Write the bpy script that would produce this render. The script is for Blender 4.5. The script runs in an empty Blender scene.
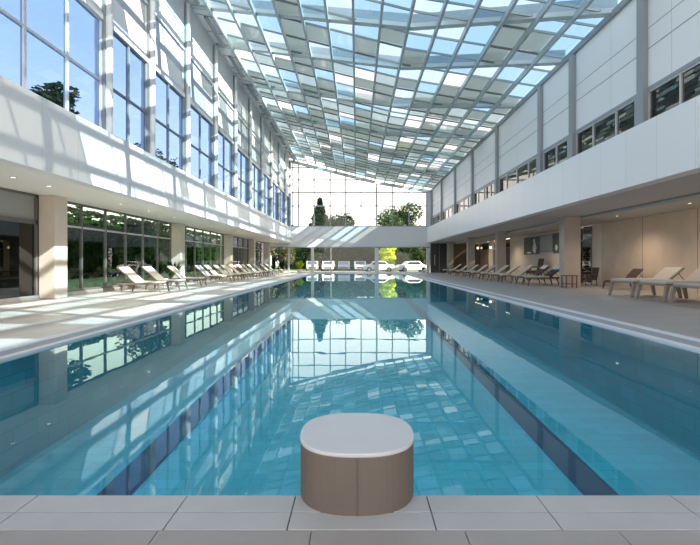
import bpy, bmesh, math, random
from mathutils import Vector, Matrix
R = random.Random(7)
PI = math.pi
sc = bpy.context.scene
COL = sc.collection

# ------------------------------------------------------------------ materials
def newmat(name):
    m = bpy.data.materials.new(name); m.use_nodes = True
    nt = m.node_tree; nt.nodes.clear()
    out = nt.nodes.new('ShaderNodeOutputMaterial')
    return m, nt, out

def pbr(name, col, rough=0.5, metal=0.0, var=0.0, vscale=3.0, spec=0.5, bump=0.0, bscale=40.0, emit=None, es=0.0):
    m, nt, out = newmat(name)
    b = nt.nodes.new('ShaderNodeBsdfPrincipled')
    b.inputs['Base Color'].default_value = (*col, 1)
    b.inputs['Roughness'].default_value = rough
    b.inputs['Metallic'].default_value = metal
    b.inputs['Specular IOR Level'].default_value = spec
    if emit:
        b.inputs['Emission Color'].default_value = (*emit, 1); b.inputs['Emission Strength'].default_value = es
    tc = nt.nodes.new('ShaderNodeTexCoord')
    if var > 0:
        n = nt.nodes.new('ShaderNodeTexNoise'); n.inputs['Scale'].default_value = vscale; n.inputs['Detail'].default_value = 4
        nt.links.new(tc.outputs['Object'], n.inputs['Vector'])
        r = nt.nodes.new('ShaderNodeValToRGB')
        r.color_ramp.elements[0].position = .3; r.color_ramp.elements[1].position = .7
        r.color_ramp.elements[0].color = (*[c*(1-var) for c in col], 1)
        r.color_ramp.elements[1].color = (*[min(1, c*(1+var)) for c in col], 1)
        nt.links.new(n.outputs['Fac'], r.inputs['Fac']); nt.links.new(r.outputs['Color'], b.inputs['Base Color'])
    if bump > 0:
        n2 = nt.nodes.new('ShaderNodeTexNoise'); n2.inputs['Scale'].default_value = bscale
        nt.links.new(tc.outputs['Object'], n2.inputs['Vector'])
        bp = nt.nodes.new('ShaderNodeBump'); bp.inputs['Strength'].default_value = bump; bp.inputs['Distance'].default_value = .01
        nt.links.new(n2.outputs['Fac'], bp.inputs['Height']); nt.links.new(bp.outputs['Normal'], b.inputs['Normal'])
    nt.links.new(b.outputs[0], out.inputs[0])
    return m

def tiled(name, col, joint, plane, bw, bh, gap=0.01, offset=0.0, rough=0.5, spec=0.5, var=0.04, org=(0, 0), noise=0.0):
    """grid of panels / tiles laid in world-size units; plane 'xy','yz','xz'"""
    m, nt, out = newmat(name)
    tc = nt.nodes.new('ShaderNodeTexCoord'); sp = nt.nodes.new('ShaderNodeSeparateXYZ')
    nt.links.new(tc.outputs['Object'], sp.inputs[0])
    cb = nt.nodes.new('ShaderNodeCombineXYZ')
    nt.links.new(sp.outputs[plane[0].upper()], cb.inputs['X']); nt.links.new(sp.outputs[plane[1].upper()], cb.inputs['Y'])
    mp = nt.nodes.new('ShaderNodeMapping'); mp.inputs['Location'].default_value = (-org[0]+100*bw, -org[1]+100*bh, 0)
    nt.links.new(cb.outputs[0], mp.inputs[0])
    br = nt.nodes.new('ShaderNodeTexBrick'); br.offset = offset; br.offset_frequency = 2; br.squash = 1
    br.inputs['Scale'].default_value = 1; br.inputs['Brick Width'].default_value = bw; br.inputs['Row Height'].default_value = bh
    br.inputs['Mortar Size'].default_value = gap; br.inputs['Mortar Smooth'].default_value = .2; br.inputs['Bias'].default_value = 0
    br.inputs['Color1'].default_value = (*[c*(1-var) for c in col], 1)
    br.inputs['Color2'].default_value = (*[min(1, c*(1+var)) for c in col], 1)
    br.inputs['Mortar'].default_value = (*joint, 1)
    nt.links.new(mp.outputs[0], br.inputs['Vector'])
    b = nt.nodes.new('ShaderNodeBsdfPrincipled')
    b.inputs['Roughness'].default_value = rough; b.inputs['Specular IOR Level'].default_value = spec
    src = br.outputs['Color']
    if noise > 0:
        n = nt.nodes.new('ShaderNodeTexNoise'); n.inputs['Scale'].default_value = 1.3; n.inputs['Detail'].default_value = 5
        nt.links.new(tc.outputs['Object'], n.inputs['Vector'])
        mx = nt.nodes.new('ShaderNodeMix'); mx.data_type = 'RGBA'; mx.blend_type = 'MULTIPLY'
        mr = nt.nodes.new('ShaderNodeMapRange'); mr.inputs['From Min'].default_value = .3; mr.inputs['From Max'].default_value = .7
        mr.inputs['To Min'].default_value = 1-noise; mr.inputs['To Max'].default_value = 1
        nt.links.new(n.outputs['Fac'], mr.inputs['Value'])
        mx.inputs['Factor'].default_value = 1
        nt.links.new(src, mx.inputs['A']); nt.links.new(mr.outputs[0], mx.inputs['B']); src = mx.outputs['Result']
    nt.links.new(src, b.inputs['Base Color'])
    nt.links.new(b.outputs[0], out.inputs[0])
    return m

def schlick(nt, r0, mult=1.0, normal=None, pw=5.0):
    ge = nt.nodes.new('ShaderNodeNewGeometry')
    d = nt.nodes.new('ShaderNodeVectorMath'); d.operation = 'DOT_PRODUCT'
    nt.links.new(normal if normal else ge.outputs['Normal'], d.inputs[0]); nt.links.new(ge.outputs['Incoming'], d.inputs[1])
    def mth(op, a, b=None):
        n = nt.nodes.new('ShaderNodeMath'); n.operation = op
        for i, v in enumerate((a, b)):
            if v is None: continue
            if isinstance(v, (int, float)): n.inputs[i].default_value = v
            else: nt.links.new(v, n.inputs[i])
        return n
    a = mth('ABSOLUTE', d.outputs['Value']); o = mth('SUBTRACT', 1.0, a.outputs[0]); o.use_clamp = True
    p = mth('POWER', o.outputs[0], pw); q = mth('MULTIPLY_ADD', p.outputs[0], (1-r0)*mult); q.inputs[2].default_value = r0*mult; q.use_clamp = True
    return q.outputs[0]

def glass(name, tint, refl=1.0, ior=1.5, frost=None, frostfac=0.0, rough=0.0):
    m, nt, out = newmat(name)
    t = nt.nodes.new('ShaderNodeBsdfTransparent'); t.inputs['Color'].default_value = (*tint, 1)
    g = nt.nodes.new('ShaderNodeBsdfGlossy'); g.inputs['Roughness'].default_value = rough
    fac = schlick(nt, ((ior-1)/(ior+1))**2*1.8, refl)
    base = t.outputs[0]
    if frost:
        d = nt.nodes.new('ShaderNodeBsdfDiffuse'); d.inputs['Color'].default_value = (*frost, 1)
        tr = nt.nodes.new('ShaderNodeBsdfTranslucent'); tr.inputs['Color'].default_value = (*frost, 1)
        a = nt.nodes.new('ShaderNodeMixShader'); a.inputs[0].default_value = .10
        nt.links.new(d.outputs[0], a.inputs[1]); nt.links.new(tr.outputs[0], a.inputs[2])
        mm = nt.nodes.new('ShaderNodeMixShader'); mm.inputs[0].default_value = frostfac
        nt.links.new(base, mm.inputs[1]); nt.links.new(a.outputs[0], mm.inputs[2]); base = mm.outputs[0]
    mx = nt.nodes.new('ShaderNodeMixShader')
    nt.links.new(fac, mx.inputs[0]); nt.links.new(base, mx.inputs[1]); nt.links.new(g.outputs[0], mx.inputs[2])
    nt.links.new(mx.outputs[0], out.inputs[0])
    return m

def leafmat(name, c1, c2, trans=0.35):
    m, nt, out = newmat(name)
    tc = nt.nodes.new('ShaderNodeTexCoord'); n = nt.nodes.new('ShaderNodeTexNoise'); n.inputs['Scale'].default_value = 1.1
    n.inputs['Detail'].default_value = 6
    nt.links.new(tc.outputs['Object'], n.inputs['Vector'])
    r = nt.nodes.new('ShaderNodeValToRGB'); r.color_ramp.elements[0].position = .35; r.color_ramp.elements[1].position = .65
    r.color_ramp.elements[0].color = (*c1, 1); r.color_ramp.elements[1].color = (*c2, 1)
    nt.links.new(n.outputs['Fac'], r.inputs['Fac'])
    d = nt.nodes.new('ShaderNodeBsdfDiffuse'); t = nt.nodes.new('ShaderNodeBsdfTranslucent')
    nt.links.new(r.outputs[0], d.inputs[0]); nt.links.new(r.outputs[0], t.inputs[0])
    x = nt.nodes.new('ShaderNodeMixShader'); x.inputs[0].default_value = trans
    nt.links.new(d.outputs[0], x.inputs[1]); nt.links.new(t.outputs[0], x.inputs[2]); nt.links.new(x.outputs[0], out.inputs[0])
    return m

WHITE = (.80, .80, .80)
M = {}
M['fascia'] = tiled('white fascia panels', (.80, .80, .81), (.5, .5, .51), 'yz', 1.55, 6, .006, var=.015, rough=.35, org=(12.0, 2))
M['fascia_end'] = pbr('white end fascia', (.74, .75, .76), .4)
M['wallR'] = tiled('white wall panels', (.77, .765, .775), (.42, .42, .43), 'yz', 3.3, 4.4, .010, var=.015, rough=.45, org=(13.8, 3.65))
M['white'] = pbr('white paint', (.82, .82, .82), .45)
M['white_metal'] = pbr('white metal', (.70, .72, .74), .35)
M['grey_panel'] = pbr('grey spandrel panel', (.50, .53, .58), .4)
M['grey_metal'] = pbr('grey steel', (.20, .24, .26), .4)
M['pilaster'] = pbr('grey pilaster', (.26, .28, .30), .5)
M['roof_steel'] = pbr('roof steel', (.36, .44, .46), .4)
M['roof_beam'] = pbr('roof beam paint', (.42, .50, .51), .45)
M['roof_dark'] = pbr('roof dark bar', (.10, .13, .14), .4)
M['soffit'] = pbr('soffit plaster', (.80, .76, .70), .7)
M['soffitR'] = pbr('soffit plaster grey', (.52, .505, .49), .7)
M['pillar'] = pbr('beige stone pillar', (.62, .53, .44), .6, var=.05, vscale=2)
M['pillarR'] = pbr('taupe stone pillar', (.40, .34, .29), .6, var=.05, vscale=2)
M['wood'] = tiled('pale oak wall panels', (.74, .56, .41), (.16, .11, .08), 'yz', 3.75, 6.0, .018, var=.05, rough=.5, org=(19.4, -1), noise=.12)
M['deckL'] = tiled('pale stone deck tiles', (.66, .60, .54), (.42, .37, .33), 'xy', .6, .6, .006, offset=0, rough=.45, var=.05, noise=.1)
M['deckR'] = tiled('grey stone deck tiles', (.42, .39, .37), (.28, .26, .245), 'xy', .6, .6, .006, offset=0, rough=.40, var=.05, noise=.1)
M['slab'] = pbr('coping stone', (.40, .39, .385), .5, var=.07, vscale=2.5, bump=.1)
M['slab2'] = pbr('walk stone', (.30, .27, .25), .5, var=.10, vscale=2.0, bump=.1)
M['grout'] = pbr('dark grout', (.10, .09, .085), .8)
M['gutter'] = pbr('white gutter tile', (.78, .80, .82), .4)
M['grate'] = pbr('grey gutter grating', (.35, .36, .38), .5)
M['pool'] = tiled('turquoise pool tiles', (.004, .43, .50), (.008, .31, .37), 'xy', .5, .25, .008, offset=.5, rough=.4, var=.10)
M['poolwall'] = tiled('turquoise wall tiles', (.008, .29, .37), (.008, .20, .27), 'yz', .5, .25, .008, offset=.5, rough=.4, var=.10)
M['lane'] = tiled('navy lane tiles', (.006, .010, .06), (.012, .018, .08), 'xy', .1, .1, .004, rough=.35, var=.25)
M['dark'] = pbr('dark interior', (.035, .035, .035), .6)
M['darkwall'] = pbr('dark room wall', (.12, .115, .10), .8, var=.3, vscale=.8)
M['brown'] = pbr('brown timber panel', (.17, .11, .075), .5, var=.15)
M['beigewall'] = pbr('beige wall', (.62, .52, .42), .7)
M['frame_dark'] = pbr('dark bronze frame', (.10, .10, .09), .4)
M['frame_alu'] = pbr('aluminium frame', (.55, .55, .53), .35, metal=.3)
M['chrome'] = pbr('chrome', (.7, .7, .7), .2, metal=1)
M['glass_blue'] = glass('blue tinted glass', (.20, .34, .60), .5)  # tint added to dim and deepen the sky seen behind
M['glass_clear'] = glass('clear glass', (.93, .96, .96), .6)
M['glass_green'] = glass('green tinted glass', (.62, .80, .68), .9)
M['glass_dark'] = glass('smoked glass', (.10, .11, .10), 1.0)
M['glass_grey'] = glass('grey glass', (.25, .28, .29), 1.2)
M['r0'] = glass('roof glass clear', (.46, .60, .72), .7)
M['r1'] = glass('roof glass blue', (.26, .44, .60), .7)
M['r2'] = glass('roof glass fritted', (.42, .56, .60), .7, frost=(.33, .43, .45), frostfac=.6)
M['r3'] = glass('roof glass white', (.72, .78, .80), .7)
M['r4'] = glass('roof glass shaded', (.5, .6, .6), .7, frost=(.20, .28, .29), frostfac=.88)
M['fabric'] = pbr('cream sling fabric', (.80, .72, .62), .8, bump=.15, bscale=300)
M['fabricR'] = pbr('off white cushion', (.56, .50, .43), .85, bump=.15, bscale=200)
M['wickerL'] = pbr('taupe lounger frame', (.17, .12, .09), .6)
M['frameR'] = pbr('brown lounger frame', (.09, .06, .045), .5)
M['frame_taupe'] = pbr('taupe aluminium frame', (.26, .215, .18), .5)
M['fabric_dark'] = pbr('dark brown sling', (.06, .035, .03), .8)
M['block'] = pbr('taupe block side', (.125, .098, .08), .55, var=.05, vscale=3)
M['block_top'] = pbr('white block top', (.54, .54, .56), .5, var=.03)
M['bark'] = pbr('bark', (.12, .085, .06), .9, var=.3)
M['leaf_dark'] = leafmat('dark leaves', (.004, .015, .005), (.022, .055, .016))
M['leaf_deep'] = leafmat('deep leaves', (.002, .010, .003), (.014, .034, .011), .15)
M['leaf_mid'] = leafmat('green leaves', (.014, .04, .012), (.07, .13, .04))
M['leaf_lime'] = leafmat('lime leaves', (.25, .38, .02), (.70, .80, .06))
M['leaf_olive'] = leafmat('olive leaves', (.03, .05, .02), (.22, .22, .14))
M['grass'] = pbr('lawn', (.07, .14, .04), .95, var=.4, vscale=2)
M['asphalt'] = pbr('pale drive', (.35, .35, .35), .9, var=.1)
M['car_white'] = pbr('white car paint', (.8, .8, .8), .2)
M['car_silver'] = pbr('silver car paint', (.45, .47, .5), .25, metal=.5)
M['car_blue'] = pbr('dark car paint', (.05, .07, .11), .2)
M['rubber'] = pbr('tyre rubber', (.02, .02, .02), .8)
M['carglass'] = pbr('car window', (.03, .04, .05), .1)
M['lamp'] = pbr('lamp glow', (1, .85, .6), .5, emit=(1, .82, .55), es=2)
M['lampw'] = pbr('downlight lens', (1, .95, .85), .5, emit=(1, .93, .8), es=.8)
M['terracotta'] = pbr('white planter', (.7, .68, .65), .6)
M['screen'] = pbr('dark picture', (.03, .03, .028), .35, var=.8, vscale=2.5)
M['mirror_grey'] = pbr('grey panel glass', (.28, .28, .26), .25)
M['towel'] = pbr('white towel', (.78, .77, .75), .9, bump=.2, bscale=150)

# water: tinted transparent sheet with a mirror reflection given a cyan tint by colour
def water():
    m, nt, out = newmat('pool water')
    t = nt.nodes.new('ShaderNodeBsdfTransparent'); t.inputs['Color'].default_value = (.58, .92, .98, 1)
    g = nt.nodes.new('ShaderNodeBsdfGlossy'); g.inputs['Roughness'].default_value = 0.0; g.inputs['Color'].default_value = (.74, .93, .97, 1)
    tc = nt.nodes.new('ShaderNodeTexCoord')
    mp = nt.nodes.new('ShaderNodeMapping'); mp.inputs['Scale'].default_value = (1, .8, 1)
    n = nt.nodes.new('ShaderNodeTexNoise'); n.inputs['Scale'].default_value = 1.4; n.inputs['Detail'].default_value = 2
    nt.links.new(tc.outputs['Object'], mp.inputs[0]); nt.links.new(mp.outputs[0], n.inputs['Vector'])
    bp = nt.nodes.new('ShaderNodeBump'); bp.inputs['Strength'].default_value = .06; bp.inputs['Distance'].default_value = .02
    nt.links.new(n.outputs['Fac'], bp.inputs['Height']); nt.links.new(bp.outputs[0], g.inputs['Normal'])
    fac = schlick(nt, .02, 1.0, bp.outputs[0], 5.6)
    x = nt.nodes.new('ShaderNodeMixShader')
    nt.links.new(fac, x.inputs[0]); nt.links.new(t.outputs[0], x.inputs[1]); nt.links.new(g.outputs[0], x.inputs[2])
    nt.links.new(x.outputs[0], out.inputs[0])
    return m
M['water'] = water()

# ------------------------------------------------------------------ mesh helpers
class MB:
    def __init__(s): s.bm = bmesh.new()
    def box(s, x0, x1, y0, y1, z0, z1, mi=0):
        x0, x1 = sorted((x0, x1)); y0, y1 = sorted((y0, y1)); z0, z1 = sorted((z0, z1))
        v = [s.bm.verts.new(p) for p in ((x0,y0,z0),(x1,y0,z0),(x1,y1,z0),(x0,y1,z0),(x0,y0,z1),(x1,y0,z1),(x1,y1,z1),(x0,y1,z1))]
        for f in ((0,3,2,1),(4,5,6,7),(0,1,5,4),(1,2,6,5),(2,3,7,6),(3,0,4,7)):
            s.bm.faces.new([v[i] for i in f]).material_index = mi
        return s
    def hexa(s, pts, mi=0):
        v = [s.bm.verts.new(p) for p in pts]
        for f in ((0,3,2,1),(4,5,6,7),(0,1,5,4),(1,2,6,5),(2,3,7,6),(3,0,4,7)):
            s.bm.faces.new([v[i] for i in f]).material_index = mi
        return s
    def quad(s, pts, mi=0):
        s.bm.faces.new([s.bm.verts.new(p) for p in pts]).material_index = mi; return s
    def bar(s, a, b, w, h, up=(0, 0, 1), w2=None, h2=None, mi=0):
        a, b = Vector(a), Vector(b); d = (b-a).normalized(); u = Vector(up)
        x = d.cross(u)
        if x.length < 1e-4: x = d.cross(Vector((1, 0, 0)))
        x.normalize(); u = x.cross(d).normalized()
        w2 = w if w2 is None else w2; h2 = h if h2 is None else h2
        p = [a-x*w/2-u*h/2, a+x*w/2-u*h/2, b+x*w2/2-u*h2/2, b-x*w2/2-u*h2/2, a-x*w/2+u*h/2, a+x*w/2+u*h/2, b+x*w2/2+u*h2/2, b-x*w2/2+u*h2/2]
        return s.hexa(p, mi)
    def tube(s, pts, rads, seg=8, cap=True, mi=0):
        rings = []
        for i, p in enumerate(pts):
            p = Vector(p)
            d = Vector(pts[min(i+1, len(pts)-1)])-Vector(pts[max(i-1, 0)]); d.normalize()
            x = d.cross(Vector((0, 0, 1)))
            if x.length < .05: x = Vector((1, 0, 0))
            x.normalize(); y = d.cross(x)
            r = rads[i] if isinstance(rads, (list, tuple)) else rads
            rings.append([s.bm.verts.new(p+(x*math.cos(2*PI*k/seg)+y*math.sin(2*PI*k/seg))*r) for k in range(seg)])
        for a, b in zip(rings, rings[1:]):
            for k in range(seg):
                s.bm.faces.new((a[k], a[(k+1) % seg], b[(k+1) % seg], b[k])).material_index = mi
        if cap:
            s.bm.faces.new(rings[0]).material_index = mi; s.bm.faces.new(rings[-1][::-1]).material_index = mi
        return s
    def prism(s, outline, axis, a0, a1, mi=0):
        def P(u, v, w): return {'x': (w, u, v), 'y': (u, w, v), 'z': (u, v, w)}[axis]
        A = [s.bm.verts.new(P(u, v, a0)) for u, v in outline]; B = [s.bm.verts.new(P(u, v, a1)) for u, v in outline]
        s.bm.faces.new(A).material_index = mi; s.bm.faces.new(B[::-1]).material_index = mi
        n = len(A)
        for i in range(n): s.bm.faces.new((A[i], B[i], B[(i+1) % n], A[(i+1) % n])).material_index = mi
        return s
    def build(s, name, mat, parent=None, loc=None, bevel=0, smooth=False, seg=2):
        bmesh.ops.recalc_face_normals(s.bm, faces=s.bm.faces)
        me = bpy.data.meshes.new(name); s.bm.to_mesh(me); s.bm.free()
        for m in (mat if isinstance(mat, (list, tuple)) else [mat]): me.materials.append(m)
        if smooth:
            for p in me.polygons: p.use_smooth = True
        o = bpy.data.objects.new(name, me); COL.objects.link(o)
        if parent: o.parent = parent
        if loc: o.location = loc
        if bevel:
            b = o.modifiers.new('b', 'BEVEL'); b.width = bevel; b.segments = seg; b.limit_method = 'ANGLE'
        return o

def tag(o, label=None, cat=None, group=None, kind=None):
    if label: o['label'] = label
    if cat: o['category'] = cat
    if group: o['group'] = group
    if kind: o['kind'] = kind
    return o
def empty(name, loc=(0, 0, 0), rz=0, sc_=1):
    o = bpy.data.objects.new(name, None); COL.objects.link(o); o.location = loc; o.rotation_euler = (0, 0, rz)
    o.scale = (sc_,)*3 if not isinstance(sc_, tuple) else sc_; o.empty_display_size = .1
    return o
def copy_tree(o, parent=None):
    c = o.copy(); COL.objects.link(c)
    if parent: c.parent = parent
    for ch in [x for x in KIDS.get(o.name, [])]: 
        copy_tree(ch, c)
    return c
KIDS = {}
def index_kids():
    KIDS.clear()
    for o in bpy.data.objects:
        if o.parent: KIDS.setdefault(o.parent.name, []).append(o)
def struct(o): o['kind'] = 'structure'; return o
cnt = {'window': 0, 'door': 0, 'trim': 0}
def nm(k):
    cnt[k] += 1; return '%s_%d' % (k, cnt[k])
ORD = ['first','second','third','fourth','fifth','sixth','seventh','eighth','ninth','tenth','eleventh','twelfth','thirteenth','fourteenth','fifteenth']

# ------------------------------------------------------------------ numbers
YE = 58.0                       # far end wall
Y0 = -4.0                       # near end (behind the camera)
PXL, PXR, PY0, PY1 = -4.74, 5.02, 2.61, 53.0    # pool
def roofz(x): return 11.85-.25*x if x < 2.4 else 11.25-.162*(x-2.4)

# ------------------------------------------------------------------ pool
def pz(y): return -(1.76-.0297*y) if y < 53 else -.2
b = MB()
b.quad([(PXL, PY0, pz(PY0)), (PXR, PY0, pz(PY0)), (PXR, PY1, pz(PY1)), (PXL, PY1, pz(PY1))])
o = struct(b.build('floor', M['pool'])); o.name = 'floor_pool_basin'
b = MB()
b.quad([(PXL, PY0, pz(PY0)), (PXL, PY1, pz(PY1)), (PXL, PY1, 0), (PXL, PY0, 0)])
b.quad([(PXR, PY0, pz(PY0)), (PXR, PY1, pz(PY1)), (PXR, PY1, 0), (PXR, PY0, 0)])
b.quad([(PXL, PY0, pz(PY0)), (PXR, PY0, pz(PY0)), (PXR, PY0, 0), (PXL, PY0, 0)])
b.quad([(PXL, PY1, pz(PY1)), (PXR, PY1, pz(PY1)), (PXR, PY1, 0), (PXL, PY1, 0)])
struct(b.build('wall_pool', M['poolwall']))
for x, s in ((-3.0, 'left'), (3.02, 'right')):
    b = MB()
    ya, yb = PY0+.5, 49.5
    b.quad([(x-.22, ya, pz(ya)+.006), (x+.22, ya, pz(ya)+.006), (x+.22, yb, pz(yb)+.006), (x-.22, yb, pz(yb)+.006)])
    b.quad([(x-.6, yb, pz(yb)+.006), (x+.6, yb, pz(yb)+.006), (x+.6, yb+.4, pz(yb+.4)+.006), (x-.6, yb+.4, pz(yb+.4)+.006)])
    tag(b.build('lane_line', M['lane']), 'dark navy tiled lane line on the pool floor along the %s side' % s, 'lane line', 'pool lane lines')
b = MB(); b.quad([(PXL, PY0, -.02), (PXR, PY0, -.02), (PXR, PY1, -.02), (PXL, PY1, -.02)])
tag(b.build('pool_water', M['water']), 'still turquoise water filling the long swimming pool', 'water', kind='stuff')

# overflow gutters
b = MB()
for (xa, xb, mi) in ((PXL-.12, PXL+.012, 0), (PXL-.40, PXL-.12, 1), (PXL-.62, PXL-.40, 0), (PXR-.012, PXR+.14, 0), (PXR+.14, PXR+.50, 1), (PXR+.50, PXR+.72, 0)):
    b.box(xa, xb, PY0, PY1, -.04, .012 if mi == 0 else .006, mi)
b.box(PXL-.3, PXR+.3, PY1, PY1+.4, -.04, .014, 0)
o = b.build(nm('trim'), [M['gutter'], M['grate']]); struct(o)

# decks
b = MB()
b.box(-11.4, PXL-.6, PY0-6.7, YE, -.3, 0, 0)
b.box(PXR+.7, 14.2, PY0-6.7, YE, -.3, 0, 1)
b.box(PXL-.62, PXR+.72, PY1+.35, YE, -.3, 0, 0)
b.box(PXL-.62, PXR+.72, Y0, PY0, -.3, -.02, 2)
b.box(PXL-.03, PXL-.6, PY0, PY1, -.3, -.03, 2); b.box(PXR+.03, PXR+.72, PY0, PY1, -.3, -.03, 2)
struct(b.build('floor', [M['deckL'], M['deckR'], M['grout']]))
# coping slabs at the near end
b = MB()
rows = [(2.448, 2.622), (2.288, 2.440)]
xs = [-4.9, -4.14, -3.35, -2.55, -1.77, -.94, -.34, .385, .995, 1.74, 2.5, 3.3, 4.1, 5.0]
for (ya, yb) in rows:
    for xa, xb in zip(xs, xs[1:]): b.box(xa+.003, xb-.003, ya, yb, -.02, .004)
struct(b.build(nm('trim'), M['slab'], bevel=.002))
b = MB()
y = 2.280; k = 0
while y > -1.5:
    d = .30
    x = -5.4+(.37 if k % 2 else 0)
    while x < 5.6:
        b.box(max(x, -5.35)+.002, min(x+.74, 5.7)-.002, y-d+.006, y, -.02, .002); x += .74
    y -= d; k += 1
struct(b.build(nm('trim'), M['slab2'], bevel=.002))

# ------------------------------------------------------------------ starting block
root = tag(empty('starting_block', (.0, 2.735, 0)), 'low rounded taupe block with smooth white top on the near pool edge', 'starting block')
def outline(w, d, n=3.0, N=48):
    pts = []
    for k in range(N):
        t = 2*PI*k/N; c, s_ = math.cos(t), math.sin(t)
        nn = n
        pts.append((w/2*math.copysign(abs(c)**(2/nn), c), d/2*math.copysign(abs(s_)**(2/nn), s_)))
    return pts
b = MB(); b.prism(outline(.645, .655, 2.45), 'z', .0, .300); b.build('body', M['block'], root, bevel=.004)
b = MB(); b.prism(outline(.650, .660, 2.45), 'z', .300, .322); b.build('top', M['block_top'], root, bevel=.006)
b = MB()
b.box(-.002, .002, -.333, -.320, .002, .299)
b.build('seam', M['grout'], root)

# ------------------------------------------------------------------ left building
XL = -8.0
b = MB()
b.box(XL, XL-.35, PY0-6.6, YE, 3.63, 5.5)
o = struct(b.build('wall_balcony_left', M['fascia'], bevel=.01))
b = MB(); b.box(XL-.35, -11.35, PY0-6.6, YE, 3.63, 3.95); b.build('x', M['soffit']).name = 'ceiling_left'
struct(bpy.data.objects['ceiling_left'])
CL = [8.1, 15.6, 18.9, 22.9, 27.4, 31.9, 36.3, 40.8, 45.2, 49.7, 54.2, 58.0]
CL = [-4, 0, 4.2] + CL
b = MB()
XW = -8.32
zt = roofz(-8.2)-.1
b.box(XW-.25, XW, PY0-6.6, YE, 5.3, 5.56, 0)
b.box(XW-.25, XW, PY0-6.6, YE, 11.55, zt+.3, 0)
b.box(XW-.25, XW, PY0-6.6, YE, 9.25, 9.5, 0)
for y in CL: b.box(XW-.25, XW-.01, y-.2, y+.2, 5.5, zt, 0)
for y0, y1 in zip(CL, CL[1:]):
    b.box(XW-.2, XW-.06, y0+.2, y1-.2, 9.5, 11.56, 1)
struct(b.build('wall_left', [M['white'], M['grey_panel']]))
b = MB()
for y0, y1 in zip(CL, CL[1:]):
    b.box(XW-.02, XW+.035, y0+.2, y1-.2, 11.5, 11.6); b.box(XW-.02, XW+.03, y0+.2, y1-.2, 12.5, 12.56)
    b.box(XW-.02, XW+.05, y0+.18, y1-.18, 9.2, 9.42)
struct(b.build(nm('trim'), M['white_metal']))
for i, y in enumerate([c_ for c_ in CL if c_ > 15]):
    root = tag(empty('wall_column', (XW+.11, y, 5.5)), 'white round steel column against the upper left wall, %s counting from the camera' % ORD[i], 'column', 'white columns on the upper left wall')
    c = MB(); c.tube([(0, 0, .0), (0, 0, zt-5.5)], .13, 16); c.build('shaft', M['white_metal'], root, smooth=False)
    c = MB(); c.box(-.13, -.02, -.2, .2, 0, zt-5.5); c.build('backing', M['grey_metal'], root)
def window(name, x, y0, y1, z0, z1, ydivs, zdivs, fw, fm, gm, dep=.10):
    r = struct(empty(name, (x, y0, z0)))
    f = MB(); H = z1-z0; L = y1-y0
    f.box(-dep/2, dep/2, 0, L, 0, fw); f.box(-dep/2, dep/2, 0, L, H-fw, H)
    for yy in [0+fw/2, L-fw/2]: f.box(-dep/2, dep/2, yy-fw/2, yy+fw/2, fw, H-fw)
    fr = f.build('frame', fm, r)
    for yy in ydivs:
        k = MB(); k.box(-dep/2+.004, dep/2+.004, yy-y0-fw/2, yy-y0+fw/2, fw, H-fw); k.build('mullion', fm, r)
    for zz in zdivs:
        k = MB(); k.box(-dep/2-.004, dep/2-.004, fw, L-fw, zz-z0-fw*.4, zz-z0+fw*.4); k.build('transom', fm if fm is not M['frame_dark'] else M['frame_alu'], r)
    g = MB(); g.quad([(0, fw*.5, fw*.5), (0, L-fw*.5, fw*.5), (0, L-fw*.5, H-fw*.5), (0, fw*.5, H-fw*.5)]); g.build('pane', gm, r)
    return r
for y0, y1 in zip(CL, CL[1:]):
    n = 2 if y1 < 60 else 2
    if abs(y1-15.6) < .1: div = [10.1, 11.85, 13.6]
    else: div = [(y0+y1)/2]
    window(nm('window'), XW-.06, y0+.16, y1-.16, 5.52, 9.25, div, [7.22], .09, M['white_metal'] if y1 < 16 else M['grey_metal'], M['glass_blue'])
# dark slim ventilation bars under the roof edge on the left
for i, (y0, y1) in enumerate([p_ for p_ in zip(CL, CL[1:]) if p_[0] > 15]):
    r = tag(empty('vent_bar', (-7.55, (y0+y1)/2, roofz(-7.55)-.22)), 'dark slim vent bar under the roof edge, %s bay counting from the camera' % ORD[min(i, 14)], 'vent', 'vent bars along the left roof edge')
    c = MB(); L = (y1-y0)*.36; c.box(-.10, .02, -L, L, -.05, .05); c.build('housing', M['roof_dark'], r)
    c = MB(); c.box(.03, .10, -L, L, -.04, .04); c.build('grille', M['grey_metal'], r)

# ground floor pillars left
XP = -10.5
PL = [16.4, 28.1, 39.2, 48.1, 56.4]
names = ['beside the dark glass doors', 'second from the camera', 'third from the camera', 'fourth from the camera', 'last before the garden window']
for y, nme in zip(PL, names):
    r = tag(empty('pillar', (XP-.28, y+.36, 0)), 'beige square stone pillar on the left deck, '+nme, 'pillar', 'pillars on the left deck')
    c = MB(); c.box(-.28, .28, -.36, .36, .0, 3.63); c.build('shaft', M['pillar'], r, bevel=.01)
    c = MB(); c.box(-.29, .29, -.37, .37, 0, .04); c.build('base', M['slab2'], r)
# ground floor glazing left
XG = -11.12
def sill(y0, y1, m=M['slab2']):
    c = MB(); c.box(XG-.12, XG+.12, y0, y1, 0, .15); struct(c.build(nm('trim'), m))
bays = [(17.2, 28.1, 6), (28.9, 39.2, 6), (39.9, 48.1, 4), (48.8, 56.4, 4)]
for j, (ya, yb, n) in enumerate(bays):
    sill(ya-.8, yb)
    div = [ya+(yb-ya)*k/n for k in range(1, n)]
    window(nm('window'), XG, ya-.7, yb+.05, .15, 3.63, div, [2.68], .085, M['frame_dark'], M['glass_green'] if j < 2 else M['glass_grey'])
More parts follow.
